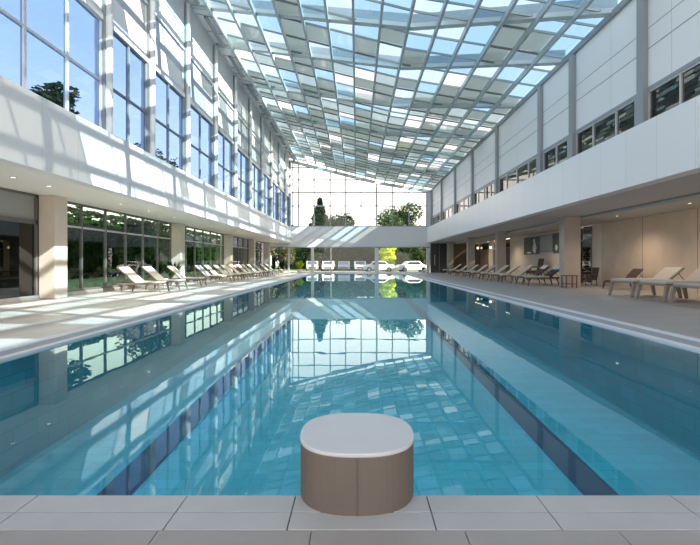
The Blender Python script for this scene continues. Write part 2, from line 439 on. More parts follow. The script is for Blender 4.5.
# light inner frames near each transom (aluminium opening lights)
# dark double door bay
sill(-4, 16.4)
for (ya, yb) in ((5.0, 10.6), (10.7, 16.35)):
    r = struct(empty(nm('door'), (XG, ya, .15)))
    L = yb-ya
    c = MB(); c.box(-.06, .06, 0, L, 2.45, 2.60); c.box(-.06, .06, 0, .1, 0, 3.48); c.box(-.06, .06, L-.1, L, 0, 3.48); c.box(-.06, .06, 0, L, 3.40, 3.48)
    c.build('frame', M['frame_dark'], r)
    c = MB(); c.quad([(0, 0, 2.6), (0, L, 2.6), (0, L, 3.4), (0, 0, 3.4)]); c.build('transom_panel', M['mirror_grey'], r)
    c = MB(); c.quad([(0, 0.05, 0), (0, L-.05, 0), (0, L-.05, 2.5), (0, .05, 2.5)]); lf = c.build('door_glass', M['glass_dark'], r)
    c = MB(); c.box(-.04, .05, L*.5-.035, L*.5+.035, 0, 2.45); c.build('stile', M['frame_alu'], r)
    h = MB(); h.bar((.10, L*.5-.30, 1.0), (.10, L*.5-.30, 1.45), .03, .03); h.bar((.0, L*.5-.30, 1.05), (.10, L*.5-.30, 1.05), .02, .02); h.bar((.0, L*.5-.30, 1.4), (.10, L*.5-.30, 1.4), .02, .02)
    h.build('handle', M['chrome'], r)
# room behind the dark doors
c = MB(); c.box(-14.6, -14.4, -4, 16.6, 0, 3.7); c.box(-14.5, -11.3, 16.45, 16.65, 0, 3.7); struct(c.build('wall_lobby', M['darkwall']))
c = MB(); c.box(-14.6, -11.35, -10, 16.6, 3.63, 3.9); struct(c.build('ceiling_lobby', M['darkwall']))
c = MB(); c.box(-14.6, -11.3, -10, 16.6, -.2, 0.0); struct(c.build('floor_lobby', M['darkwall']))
# far left rooms behind the glass
c = MB(); c.box(-12.9, -12.8, 44.5, 58, 0, 3.9); struct(c.build('wall_store', M['beigewall']))

# ------------------------------------------------------------------ right building
XR = 8.6
b = MB(); b.box(XR, XR+.45, PY0-6.6, YE, 3.67, 5.5); struct(b.build('wall_balcony_right', M['fascia'], bevel=.01))
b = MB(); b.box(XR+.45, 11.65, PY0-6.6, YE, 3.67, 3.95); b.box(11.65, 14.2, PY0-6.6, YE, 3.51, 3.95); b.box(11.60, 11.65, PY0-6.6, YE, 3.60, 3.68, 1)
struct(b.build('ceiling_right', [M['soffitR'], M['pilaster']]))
# lower back wall with door openings cut as segments
XB = 14.0
b = MB()
segs = [(-10.5, 28.1, 0), (29.6, 42.0, 2), (42.0, 43.2, 2), (48.4, 50.2, 2)]
for ya, yb, mi in segs: b.box(XB, XB+.2, ya, yb, 0, 3.53, mi)
b.box(XB+1.2, XB+1.3, 25, 42, 0, 4, 1); b.box(XB+.2, XB+1.3, 40, 40.1, 0, 4, 1); b.box(XB+.2, XB+1.3, 25, 42, 3.42, 3.5, 1)
b.box(XB+.6, XB+.7, 42, 58, 0, 3.53, 1)
struct(b.build('wall_right', [M['wood'], M['darkwall'], M['beigewall']]))
def doorway(ya, yb, pm, gm, stile=None):
    r = struct(empty(nm('door'), (XB+.02, ya, 0))); L = yb-ya
    c = MB(); c.box(-.05, .12, 0, .07, 0, 3.4); c.box(-.05, .12, L-.07, L, 0, 3.4); c.box(-.05, .12, 0, L, 2.58, 2.68); c.build('frame', stile or M['frame_dark'], r)
    c = MB(); c.quad([(.02, .05, 2.66), (.02, L-.05, 2.66), (.02, L-.05, 3.4), (.02, .05, 3.4)]); c.build('transom_pane', gm, r)
    c = MB(); c.box(0, .05, .06, L-.06, .02, 2.58); lf = c.build('door_leaf', pm, r)
    h = MB(); h.bar((-.06, .25, .95), (-.06, .25, 1.25), .025, .025); h.bar((-.06, .25, 1.0), (0, .25, 1.0), .02, .02); h.bar((-.06, .25, 1.2), (0, .25, 1.2), .02, .02)
    h.build('door_handle', M['chrome'], lf)
doorway(28.1, 29.6, M['glass_dark'], M['glass_grey'])
doorway(43.2, 45.7, M['dark'], M['glass_dark']); doorway(45.8, 48.4, M['brown'], M['glass_dark'], M['frame_alu'])
doorway(50.2, 54.0, M['brown'], M['glass_dark']); doorway(54.1, 57.9, M['brown'], M['glass_dark'])
# pillars right
PR = [13.0, 24.5, 36.2, 45.7, 55.9]
nn_ = ['out beside the near loungers', 'largest one, beside the low brown table', 'behind the middle loungers', 'next to the brown doors', 'thin looking one by the black end door']
for k, (y, nme) in enumerate(zip(PR[1:], nn_[1:])):
    wd = .86 if k == 0 else .68
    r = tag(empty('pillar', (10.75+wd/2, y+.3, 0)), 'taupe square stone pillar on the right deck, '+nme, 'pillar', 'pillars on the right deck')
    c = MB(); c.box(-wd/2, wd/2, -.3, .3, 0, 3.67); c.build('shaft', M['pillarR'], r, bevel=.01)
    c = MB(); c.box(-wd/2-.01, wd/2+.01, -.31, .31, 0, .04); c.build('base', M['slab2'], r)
# upper right wall
XU = 9.2
PU = [-1, 4.2, 10.0, 15.1, 20.0, 23.5, 30.8, 37.4, 44.0, 51.0, 57.6]
zr = 10.17
b = MB()
b.box(XU, XU+.25, PY0-6.6, YE, 6.75, zr)
b.box(XU-.15, XU+.25, PY0-6.6, YE, 5.3, 5.6)
struct(b.build('wall_right_upper', M['wallR']))
b = MB(); b.box(XU-.012, XU+.1, PY0-6.6, YE, 8.02, 8.035, 0); b.box(XU-.012, XU+.1, PY0-6.6, YE, 8.67, 8.685, 0)
b.box(XU-.05, XU+.1, PY0-6.6, YE, 6.68, 6.80, 0)
struct(b.build(nm('trim'), M['pilaster']))
b = MB(); b.box(XU-.12, XU+.3, PY0-6.6, YE, zr-.12, zr+.1, 0); struct(b.build(nm('trim'), M['grey_metal']))
for i, y in enumerate([p_ for p_ in PU if p_ > 14]):
    r = tag(empty('pilaster', (XU-.06, y, 5.5)), 'flat grey pilaster on the upper right wall, %s counting from the camera' % ORD[i], 'pilaster', 'grey pilasters on the upper right wall')
    c = MB(); c.box(-.09, .05, -.19, .19, 1.2, zr-5.64); c.build('shaft', M['pilaster'], r)
    c = MB(); c.box(-.13, .04, -.24, .24, .11, 1.2); c.build('base', M['pilaster'], r)
for y0, y1 in zip(PU, PU[1:]):
    n = max(2, round((y1-y0)/1.7)); div = [y0+(y1-y0)*k/n for k in range(1, n)]
    window(nm('window'), XU+.02, y0+.2, y1-.2, 5.58, 6.70, div, [], .07, M['frame_alu'], M['glass_grey'])
b = MB(); b.box(XU+2.0, XU+2.1, PY0-6.6, YE, 5.3, 7.5); b.box(XU+.25, XU+2.1, PY0-6.6, YE, 7.0, 7.1); struct(b.build('wall_gallery', M['darkwall']))
b = MB(); b.box(XU+.2, 14.4, PY0-6.6, YE+.1, zr-.1, zr+.1); struct(b.build('ceiling_gallery', M['white']))
b = MB(); b.box(14.2, 14.4, PY0-6.6, YE+.1, 3.9, zr); struct(b.build('wall_outer', M['white']))

# ------------------------------------------------------------------ far end wall
b = MB()
b.box(XL-.02, XR+.02, YE, YE+.35, 3.14, 5.66)
b.box(-11.4, XL-.02, YE, YE+.3, 3.14, 5.66); b.box(XR, 14.4, YE, YE+.3, 3.14, 10.1)
struct(b.build('wall_back', M['fascia_end']))
b = MB(); b.box(-11.2, 9.0, YE-.08, YE+.3, 3.06, 3.16); struct(b.build(nm('trim'), M['grey_metal']))
r = struct(empty(nm('window'), (0, YE+.1, 0)))
vx = [-7.9, -7.2, -5.28, -3.30, -1.4, .5, 2.42, 4.35, 6.4, 8.55]
for x in vx:
    c = MB(); w = .05 if x != 2.42 else .07
    c.box(x-w*1.3, x+w*1.3, -.08, .08, 5.66, roofz(x)-.1); c.build('mullion', M['grey_metal'], r)
for z in (5.7, 8.2, 9.85, 11.4, 12.9):
    xe = 9.1 if z < 10.1 else ((11.85-z)/.25 if z > 11.25 else 2.4+(11.25-z)/.162)
    c = MB(); c.box(-8.1, xe, -.05, .05, z-.065, z+.065); c.build('transom', M['grey_metal'], r)
c = MB(); c.bar((-8.1, 0, roofz(-8.1)-.2), (2.4, 0, roofz(2.4)-.2), .25, .35); c.bar((2.4, 0, roofz(2.4)-.2), (9.2, 0, roofz(9.2)-.2), .25, .35); c.build('head_frame', M['roof_beam'], r)
c = MB(); c.quad([(-8.2, .0, 5.66), (9.2, .0, 5.66), (9.2, 0, roofz(9.2)), (2.4, 0, roofz(2.4)), (-8.2, 0, roofz(-8.2))]); c.build('pane', M['glass_clear'], r)
r = struct(empty(nm('window'), (0, YE+.1, 0)))
for x, w in ((-11.2, .1), (-8.4, .1), (-5.47, .17), (-3.2, .08), (2.42, .24), (8.75, .20)):
    c = MB(); c.box(x-w, x+w, -.1, .1, 0, 3.14); c.build('mullion', M['frame_alu'] if w < .2 else M['white_metal'], r)
c = MB(); c.box(-11.2, 8.8, -.08, .08, 0, .12); c.build('sill', M['white_metal'], r)
c = MB(); c.quad([(-11.2, 0, .1), (8.75, 0, .1), (8.75, 0, 3.14), (-11.2, 0, 3.14)]); c.build('pane', M['glass_clear'], r)
# black glazed door right of the end window
r = struct(empty(nm('door'), (9.0, YE-.1, 0)))
c = MB(); c.box(0, 2.2, 0, .08, 0, 3.6); c.build('door_panel', M['dark'], r)
c = MB(); c.box(.5, .56, -.06, 0, .9, 2.2); c.build('handle', M['chrome'], r)
c = MB(); c.box(1.08, 1.12, -.03, 0, 0, 3.5); c.box(0, .06, -.03, 0, 0, 3.5); c.box(2.14, 2.2, -.03, 0, 0, 3.5); c.build('frame', M['grey_metal'], r)
b = MB(); b.box(11.2, 14.2, YE-.1, YE, 0, 3.53); struct(b.build('wall_back_right', M['brown']))

# ------------------------------------------------------------------ glass roof
roof = struct(empty('ceiling', (0, 0, 0)))
YR0 = -6.0
RX = [-.16+1.17*k for k in range(-6, 8)]
for x in RX:
    z = roofz(x); c = MB(); c.box(x-.055, x+.055, YR0, YE, z-.12, z+.12); c.build('rafter', M['roof_steel'], roof)
PYs = []
y = YR0+.4; rr = random.Random(3)
while y < YE-.2: PYs.append(y); y += rr.choice([1.0, 1.5, 1.8])
for y in PYs:
    c = MB(); c.bar((-8.2, y, roofz(-8.2)+.13), (2.4, y, roofz(2.4)+.13), .05, .09); c.bar((2.4, y, roofz(2.4)+.13), (9.3, y, roofz(9.3)+.13), .05, .09)
    c.build('purlin', M['roof_dark'], roof)
for ym in (3.5, 8.0, 12.3, 16.5, 20.6, 24.8, 30.8, 37.6, 44.5, 51.2):
    c = MB()
    P = [(-8.2, ym+2.8), (2.4, ym-.4), (9.25, ym-3.7)]
    for (xa, ya), (xb, yb) in zip(P, P[1:]):
        if ya > YE-.5: continue
        za, zb = roofz(xa)+.02, roofz(xb)+.02; w = .16; hh = .56
        c.hexa([(xa, ya-w, za), (xb, yb-w, zb), (xb, yb+w, zb), (xa, ya+w, za), (xa, ya-w, za+hh), (xb, yb-w, zb+hh), (xb, yb+w, zb+hh), (xa, ya+w, za+hh)])
    c.build('beam', M['roof_beam'], roof)
EX = [-7.18]+RX[1:]+[9.2]
mats = [M['r0'], M['r1'], M['r2'], M['r3'], M['r4']]
YY = [YR0]+PYs+[YE]
rg = random.Random(11)
for i, (xa, xb) in enumerate(zip(EX, EX[1:])):
    c = MB()
    for ya, yb in zip(YY, YY[1:]):
        far = min(1, max(0, (yb-18)/22))  # share of frosted panes grows with distance, imitating haze
        p = rg.random()
        if yb < 27: mi = 0 if p < .36 else 1 if p < .66 else 4 if p < .94 else 3
        elif p < .10: mi = 3
        elif p < .46-.22*far: mi = rg.choice([0, 1])
        elif p < .62-.1*far: mi = 2
        else: mi = 4
        if xb < 4.2 and yb < 11: mi = 4  # unseen near panes made dense so the left fascia stays shaded
        for (a, b2) in ([(xa, 2.4), (2.4, xb)] if xa < 2.4 < xb else [(xa, xb)]):
            c.quad([(a, ya, roofz(a)+.2), (b2, ya, roofz(b2)+.2), (b2, yb, roofz(b2)+.2), (a, yb, roofz(a)+.2)], mi)
    c.build('glass_strip', mats, roof)
c = MB(); c.hexa([(-8.35, YR0, roofz(-8.35)+.1), (-7.2, YR0, roofz(-7.2)+.1), (-7.2, YE, roofz(-7.2)+.1), (-8.35, YE, roofz(-8.35)+.1), (-8.35, YR0, roofz(-8.35)+.2), (-7.2, YR0, roofz(-7.2)+.2), (-7.2, YE, roofz(-7.2)+.2), (-8.35, YE, roofz(-8.35)+.2)])
c.build('eave_panel', M['white'], roof)

# ------------------------------------------------------------------ downlights
def downlight(x, y, z, label, group):
    r = tag(empty('downlight', (x, y, z)), label, 'downlight', group)
    c = MB(); c.tube([(0, 0, .0), (0, 0, -.02)], .09, 14); c.build('rim', M['chrome'], r)
    c = MB(); c.tube([(0, 0, -.02), (0, 0, -.026)], .06, 14); c.build('lens', M['lampw'], r)
yl = [12.9, 14.4, 18.8, 21.3, 24.3, 30.5, 36.5, 42.5]
for i, y in enumerate(yl): downlight(-9.4, y, 3.63, 'small round downlight in the left soffit, %s counting from the camera' % ORD[i], 'downlights in the left soffit')
yr = [17.6, 22.5, 32.0, 41.0]
for i, y in enumerate(yr): downlight(12.4, y, 3.51, 'small round downlight in the right soffit, %s counting from the camera' % ORD[i], 'downlights in the right soffit')

# ------------------------------------------------------------------ sun loungers   (local x: 0 = foot end towards the pool, +x = head end)
def lounger(name, label, group, L=2.0, W=.8, sh=.40, fm=None, cm=None, bm_=None, back=38, pad=.06, legw=.06, pillow=False, back_len=.75, bw=None):
    bw = bw or W
    r = tag(empty(name), label, 'sun lounger', group)
    c = MB()
    for s in (-1, 1): c.bar((0, s*(W/2-.03), sh-.05), (L, s*(W/2-.03), sh-.05), .06, .07)
    c.bar((0.03, -W/2, sh-.05), (.03, W/2, sh-.05), .06, .07); c.bar((L-.03, -W/2, sh-.05), (L-.03, W/2, sh-.05), .06, .07)
    for k in range(1, 5): c.bar((L*k/5, -W/2+.05, sh-.06), (L*k/5, W/2-.05, sh-.06), .05, .03)
    c.build('frame', fm, r, bevel=.008)
    for sx, xx, dx in ((-1, .05, -.10), (1, L*.74, .12)):
        for s in (-1, 1):
            c = MB(); c.bar((xx, s*(W/2-.04), sh-.06), (xx+dx, s*(W/2-.03), 0), legw*1.3, legw*1.2, up=(0, 1, 0), w2=legw*.8, h2=legw*.8); c.build('leg', fm, r, bevel=.006)
    xs_ = L-back_len
    c = MB(); c.box(.02, xs_, -W/2+.05, W/2-.05, sh-.015, sh-.015+pad); c.build('seat', cm, r, bevel=.022, seg=3)
    a = math.radians(back); bl = back_len*1.0
    p0 = Vector((xs_+.01, 0, sh+.02)); p1 = p0+Vector((math.cos(a)*bl, 0, math.sin(a)*bl))
    c = MB(); c.bar(p0, p1, bw-.10, pad, up=(0, 0, 1)); bk = c.build('backrest', bm_ or cm, r, bevel=.02, seg=3)
    c = MB()
    for s in (-1, 1): c.bar(p0+Vector((0, s*(bw/2-.03), -.02)), p1+Vector((0, s*(bw/2-.03), -.02)), .05, .05)
    c.bar(p1+Vector((0, -bw/2, -.02)), p1+Vector((0, bw/2, -.02)), .04, .05)
    c.build('back_frame', fm, r, bevel=.006)
    c = MB()
    q = p0.lerp(p1, .72)
    for s in (-1, 1): c.bar(q+Vector((0, s*(bw/2-.1), -.04)), (xs_+bl*.95, s*(bw/2-.1), sh-.05), .025, .025)
    c.bar(q+Vector((0, -bw/2+.1, -.04)), q+Vector((0, bw/2-.1, -.04)), .025, .025); c.build('back_prop', fm, r)
    if pillow:
        c = MB(); q = p0.lerp(p1, .66); q2 = p0.lerp(p1, .97); up = Vector((-math.sin(a), 0, math.cos(a)))*.06
        c.bar(q+up, q2+up, W-.25, .09); c.build('head_pillow', M['towel'], r, bevel=.03, seg=3)
    return r
protoL = lounger('sun_lounger', 'x', 'cream loungers on the left deck', 2.0, .95, .42, M['wickerL'], M['fabric'], back=42, back_len=.95)
protoR = lounger('sun_lounger', 'x', 'brown framed loungers on the right deck', 2.1, .95, .46, M['frameR'], M['fabricR'], back=36, pad=.08, back_len=.95)
protoD = lounger('sun_lounger', 'x', 'brown framed loungers on the right deck', 2.1, .95, .46, M['frameR'], M['fabricR'], bm_=M['fabric_dark'], back=36, pad=.08, back_len=.95, pillow=True)
protoN = lounger('sun_lounger', 'x', 'wide taupe loungers near the camera on the right', 2.15, 1.55, .60, M['frame_taupe'], M['fabricR'], back=40, pad=.09, legw=.10, back_len=.72, bw=1.05)
index_kids()
def place(proto, first, x, y, rz, label, s=1):
    o = proto if first else copy_tree(proto)
    o.location = (x, y, 0); o.rotation_euler = (0, 0, rz); o['label'] = label; o.scale = (s, s, s)
    return o
ysL = [20.4, 22.6, 25.6, 29.8, 31.6, 33.6, 35.4, 37.3, 39.9, 41.6, 43.6, 46.0, 49.6, 52.4]
for i, y in enumerate(ysL):
    place(protoL, i == 0, -8.35, y, PI+R.uniform(-.06, .06), 'cream sun lounger with raised back on the left deck, %s counting from the camera' % ORD[i])
ysR = [30.3, 32.7, 34.9, 37.9, 40.4, 43.4, 46.9, 50.6]
for i, y in enumerate(ysR):
    place(protoR, i == 0, 9.2, y, R.uniform(-.05, .05), 'off-white sun lounger on brown frame on the right deck, %s counting from the big pillar' % ORD[i+2])
for i, y in enumerate([26.4, 28.3]):
    place(protoD, i == 0, 9.45, y, R.uniform(-.03, .03), ['lounger with dark back and white head pillow right behind the big pillar', 'lounger with dark back and white head pillow, second behind the big pillar'][i])
for i, (y, lb) in enumerate([(17.75, 'wide taupe lounger nearest the dark brown lounger, with off-white cushion'), (15.95, 'wide taupe lounger with off-white cushion, second from the dark brown lounger'), (14.15, 'wide taupe lounger with off-white cushion cut off by the right picture edge')]):
    place(protoN, i == 0, 9.95, y, 0, lb)
darkL = lounger('sun_lounger', 'dark brown sling lounger against the pale oak wall', 'dark loungers', 1.7, .8, .40, M['frameR'], M['fabric_dark'], back=48, pad=.04, back_len=.75)
darkL.location = (12.0, 22.6, 0)
del darkL['group']
# dark armchair by the door
def armchair(loc, rz, label):
    r = tag(empty('armchair', loc, rz), label, 'chair')
    c = MB(); c.box(-.33, .33, -.33, .33, .30, .44); c.build('seat', M['fabric_dark'], r, bevel=.03)
    c = MB(); c.bar((0, .30, .42), (0, .42, 1.0), .66, .08, up=(0, 1, 0)); c.build('backrest', M['fabric_dark'], r, bevel=.02)
    for s in (-1, 1):
        c = MB(); c.box(s*.33-.04, s*.33+.04, -.33, .33, .58, .63); c.box(s*.33-.03, s*.33+.03, -.33, -.27, .3, .58); c.build('armrest', M['frameR'], r, bevel=.01)
        for t in (-1, 1):
            c = MB(); c.bar((s*.29, t*.29, .31), (s*.31, t*.31, 0), .05, .05, w2=.035, h2=.035); c.build('leg', M['frameR'], r)
    return r
armchair((12.9, 26.3, 0), -PI/2, 'dark brown armchair beside the glass door in the oak wall')
def side_table(loc, w, d, h, mt, ml, label):
    r = tag(empty('side_table', loc), label, 'table')
    c = MB(); c.box(-w/2, w/2, -d/2, d/2, h-.05, h); c.build('tabletop', mt, r, bevel=.008)
    for s in (-1, 1):
        for t in (-1, 1):
            c = MB(); c.box(s*(w/2-.05)-.025, s*(w/2-.05)+.025, t*(d/2-.05)-.025, t*(d/2-.05)+.025, 0, h-.05); c.build('leg', ml, r)
    c = MB(); c.box(-w/2+.06, w/2-.06, -d/2+.06, d/2-.06, h*.3, h*.3+.03); c.build('shelf', mt, r)
    return r
side_table((10.68, 23.75, 0), .62, .6, .64, M['frameR'], M['frameR'], 'low brown side table in front of the largest right pillar')
side_table((-10.0, 24.1, 0), .5, .5, .45, M['white'], M['frame_alu'], 'small white side table between loungers on the left deck')
# pictures on the right wall
def picture(y0, y1, z0, z1, m, label, figs=()):
    r = tag(empty('wall_picture', (XB-.03, (y0+y1)/2, (z0+z1)/2)), label, 'picture', None)
    hy, hz = (y1-y0)/2, (z1-z0)/2
    c = MB(); c.box(-.03, .03, -hy, hy, -hz, -hz+.05); c.box(-.03, .03, -hy, hy, hz-.05, hz); c.box(-.03, .03, -hy, -hy+.05, -hz, hz); c.box(-.03, .03, hy-.05, hy, -hz, hz); c.build('frame', M['frame_dark'], r)
    c = MB(); c.box(-.01, .02, -hy+.03, hy-.03, -hz+.03, hz-.03); cv = c.build('canvas', m, r)
    for (py, pz_, w, h) in figs:
        c = MB(); n = 14; c.prism([(py+w*math.cos(2*PI*k/n)*(1+.25*math.sin(3*k)), pz_+h*math.sin(2*PI*k/n)) for k in range(n)], 'x', -.016, -.009); c.build('pale_shape', M['towel'], cv)
picture(36.2, 39.4, 1.9, 3.3, M['screen'], 'dark framed picture with pale blurred shapes on the beige right wall', [(-.7, -.2, .35, .42), (-.6, .35, .16, .2), (.5, -.55, .5, .08)])
picture(33.6, 36.1, 2.05, 3.32, M['mirror_grey'], 'plain grey framed panel between two dark pictures on the right wall')
picture(32.2, 33.5, 1.9, 3.34, M['screen'], 'narrow dark framed picture partly hidden by the largest right pillar', [(.2, -.3, .2, .2)])
# dark wicker chair with towels below the pictures
r = armchair((12.9, 34.4, 0), -PI/2, 'dark high-backed armchair below the grey wall panel'); r.scale = (1.3, 1.3, 1.55); r.name = 'high_armchair'
c = MB(); c.tube([(12.62, 34.22, .815), (12.72, 34.58, .815)], .12, 12); c.tube([(12.65, 34.24, 1.0), (12.72, 34.54, 1.0)], .09, 12)
tag(c.build('rolled_towel', M['towel'], bevel=.01), 'bundle of rolled white towels on the high-backed armchair', 'towel')
# wall lamps
for y, z, lb in ((48.9, 2.8, 'glowing round wall lamp by the third brown door on the right'), (54.05, 2.9, 'glowing round wall lamp deep in the right corner')):
    r = tag(empty('wall_lamp', (XB-.06, y, z)), lb, 'lamp')
    c = MB(); c.box(-.02, .05, -.06, .06, -.1, .1); c.build('bracket', M['chrome'], r)
    c = MB(); c.tube([(-.1, 0, -.12), (-.1, 0, -.06), (-.1, 0, .06), (-.1, 0, .12)], [.06, .11, .11, .06], 12); c.build('shade', M['lamp'], r, smooth=True)

# ------------------------------------------------------------------ plants
def leaf_blob(b, cx, cy, cz, rx, ry, rz_, n, size, rnd, shell=.55):
    for _ in range(n):
        while True:
            v = Vector((rnd.uniform(-1, 1), rnd.uniform(-1, 1), rnd.uniform(-1, 1)))
            if shell < v.length < 1: break
        p = Vector((cx+v.x*rx, cy+v.y*ry, cz+v.z*rz_))
        q = Matrix.Rotation(rnd.uniform(0, 6.28), 3, 'Z') @ Matrix.Rotation(rnd.uniform(-1.2, 1.2), 3, 'X')
        s = size*rnd.uniform(.6, 1.3)
        b.quad([p+q @ Vector(k)*s for k in ((-.5, 0, 0), (0, -.35, .05), (.6, 0, 0), (0, .35, .05))])
def tree(name, label, loc, H, W, mat, n=2600, size=.42, seed=1, trunk=.25, shape='round', group=None):
    rnd = random.Random(seed)
    r = tag(empty(name, loc), label, 'tree', group)
    b = MB(); b.tube([(0, 0, -.1), (.1, 0, H*trunk), (-.05, .1, H*.75)], [H*.022, H*.018, H*.006], 8)
    for k in range(5):
        a = k*1.3+seed; z = H*(trunk+.08*k)
        b.tube([(0, 0, z), (math.cos(a)*W*.3, math.sin(a)*W*.3, z+H*.18)], [H*.010, H*.003], 6)
    b.build('trunk', M['bark'], r)
    b = MB()
    if shape == 'cone':
        for k in range(9):
            f = k/8; z = H*(.10+.86*f); w = W*.5*(1-f*.9)
            leaf_blob(b, 0, 0, z, w, w, H*.09, n//9, size, rnd, .3)
    elif shape == 'column':
        for k in range(6):
            leaf_blob(b, rnd.uniform(-.1, .1)*W, rnd.uniform(-.1, .1)*W, H*(.1+.8*k/5), W*.45, W*.45, H*.13, n//6, size, rnd, .3)
    else:
        m_ = 13
        for k in range(m_):
            a = rnd.uniform(0, 6.28); d = rnd.uniform(.05, .34)*W; z = H*(trunk+.14)+rnd.random()*H*(.88-trunk-.14)
            w = W*rnd.uniform(.17, .27)*(1.15-.5*abs(z/H-.55))
            leaf_blob(b, math.cos(a)*d, math.sin(a)*d, z, w, w, w*.75, n//m_, size, rnd, .35)
    b.build('crown', mat, r)
    return r
# beyond the far end
tree('leafy_tree', 'broad leafy green tree behind the right half of the end window', (8.2, 81.0, 0), 11.9, 11.0, M['leaf_mid'], 12000, .42, 3, trunk=.12)
tree('leafy_tree', 'lower green tree beyond the end window beside the broad tree', (18.6, 84, 0), 10.8, 8.0, M['leaf_mid'], 8000, .42, 9, trunk=.15)
tree('cypress_tree', 'dark conical tree standing behind the left half of the end window', (-6.6, 84, 0), 12.2, 9.5, M['leaf_dark'], 9000, .40, 4, shape='cone')
tree('leafy_tree', 'dark round tree right of the conical tree beyond the end window', (-3.6, 97, 0), 11.2, 10.5, M['leaf_dark'], 8000, .5, 5, trunk=.1)
tree('leafy_tree', 'dark spreading tree left of the conical tree beyond the end window', (-13.8, 97, 0), 9.6, 10.0, M['leaf_dark'], 6000, .5, 6, trunk=.1)
tree('leafy_tree', 'lime yellow tree just outside the right part of the end window', (4.4, 67.6, 0), 4.6, 2.8, M['leaf_lime'], 4500, .24, 7, trunk=.05, shape='column')
tree('leafy_tree', 'olive grey tree outside the window at the far left corner', (-10.2, 66, 0), 5.4, 4.6, M['leaf_olive'], 6000, .26, 8, trunk=.1)
tree('leafy_tree', 'small olive tree outside between lime tree and black door', (9.9, 65.0, 0), 5.4, 3.0, M['leaf_olive'], 4000, .26, 10, trunk=.08)
tree('leafy_tree', 'dark bushy tree outside close to the right corner of the end window', (6.2, 72.5, 0), 5.6, 3.8, M['leaf_dark'], 5000, .3, 12, trunk=.05)
def hedge(x0, x1, y0, y1, H, mat, label, n, size, seed):
    rnd = random.Random(seed)
    r = tag(empty('hedge', ((x0+x1)/2, (y0+y1)/2, 0)), label, 'hedge'); hx, hy = (x1-x0)/2, (y1-y0)/2
    c = MB(); c.box(-hx*.93, hx*.93, -hy*.8, hy*.8, 0, H*.9); c.build('core', M['leaf_deep'], r)
    c = MB()
    for _ in range(n):
        side = rnd.randrange(4); x = rnd.uniform(-hx, hx); y_ = rnd.uniform(-hy, hy); z = rnd.uniform(0, H)*1.0
        if side == 0: x = -hx
        elif side == 1: x = hx
        elif side == 2: y_ = -hy
        else: z = H
        z += .12*math.sin(x*2.1+seed)+.12*math.sin(y_*1.7)
        q = Matrix.Rotation(rnd.uniform(0, 6.28), 3, 'Z') @ Matrix.Rotation(rnd.uniform(-1.4, 1.4), 3, 'X'); s = size*rnd.uniform(.6, 1.4)
        p = Vector((x+rnd.uniform(-.12, .12), y_+rnd.uniform(-.12, .12), z))
        c.quad([p+q @ Vector(k)*s for k in ((-.5, 0, 0), (0, -.35, .05), (.6, 0, 0), (0, .35, .05))])
    c.build('foliage', mat, r)
hedge(-16, 26, 89.9, 91.1, 6.0, M['leaf_deep'], 'tall dark hedge closing the garden beyond the parked cars', 9000, .5, 1)
hedge(-5.4, 3.2, 73.2, 74.4, 3.6, M['leaf_deep'], 'clipped dark green hedge behind the parked cars', 6000, .25, 2)
# outside on the left, seen through the glass
hedge(-23.2, -22.2, 14, 110, 5.4, M['leaf_dark'], 'long tall green hedge in the garden behind the left glass wall', 26000, .45, 3)
for i, (x, y, H, W, mt, sd) in enumerate([(-15.8, 20.5, 4.6, 2.6, 'leaf_dark', 21), (-18.5, 27, 6.5, 5.0, 'leaf_mid', 22), (-15.5, 33, 4.6, 2.6, 'leaf_dark', 23), (-18.5, 42, 6.5, 5.0, 'leaf_mid', 24)]):
    tree('garden_tree', ['bushy dark shrub tree behind the left glass near the dark doors', 'green garden tree in front of the tall hedge behind the first lounger', 'bushy dark shrub tree behind the left glass past the second pillar', 'green garden tree in front of the tall hedge towards the far end'][i], (x, y, 0), H, W, M[mt], 2400, .28, sd, trunk=.1)
tree('leafy_tree', 'tall tree outside whose top shows in the big upper left window', (-29.5, 46, 0), 20.5, 7, M['leaf_dark'], 3500, .55, 31, trunk=.3)
tree('leafy_tree', 'tall tree outside showing low in the upper left window by the second column', (-31, 74, 0), 22.5, 9, M['leaf_dark'], 3500, .5, 33, trunk=.3)
# ground
b = MB(); b.box(-90, 90, YE+.35, 190, -.35, -.06); b.box(-90, -11.4, -30, YE+.35, -.35, -.07); struct(b.build('floor_lawn', M['grass']))
b = MB(); b.box(-14, 14, 60.2, 69.0, -.2, -.03); struct(b.build('floor_drive', M['asphalt']))
# potted plants
def potted(name, loc, H, label, mat, n=26, potr=.2, poth=.4, broad=.05, seed=1, cat='plant', spread=.55):
    rnd = random.Random(seed); r = tag(empty(name, loc), label, cat)
    c = MB(); c.tube([(0, 0, 0), (0, 0, poth)], [potr*.75, potr], 16); c.build('pot', M['terracotta'], r)
    c = MB()
    for k in range(n):
        a = k*2.4+rnd.uniform(-.3, .3); t = rnd.uniform(.25, 1); L = (H-poth)*rnd.uniform(.75, 1.05)
        pts = []
        for j in range(6):
            f = j/5; out_ = math.sin(f*t*1.5)*L*spread; up_ = poth+L*(f-.45*f*f*t)
            pts.append(Vector((math.cos(a)*out_, math.sin(a)*out_, up_)))
        sd = Vector((-math.sin(a), math.cos(a), 0))
        for j in range(5):
            w0 = broad*math.sin(PI*(j/5*.9+.08)); w1 = broad*math.sin(PI*((j+1)/5*.9+.08))
            c.quad([pts[j]-sd*w0, pts[j]+sd*w0, pts[j+1]+sd*w1, pts[j+1]-sd*w1])
    c.build('leaves', mat, r)
    return r
potted('potted_palm', (-10.7, 27.2, 0), 1.75, 'green potted palm by the glass behind the loungers on the left deck', M['leaf_mid'], 34, .22, .35, .07, 2)
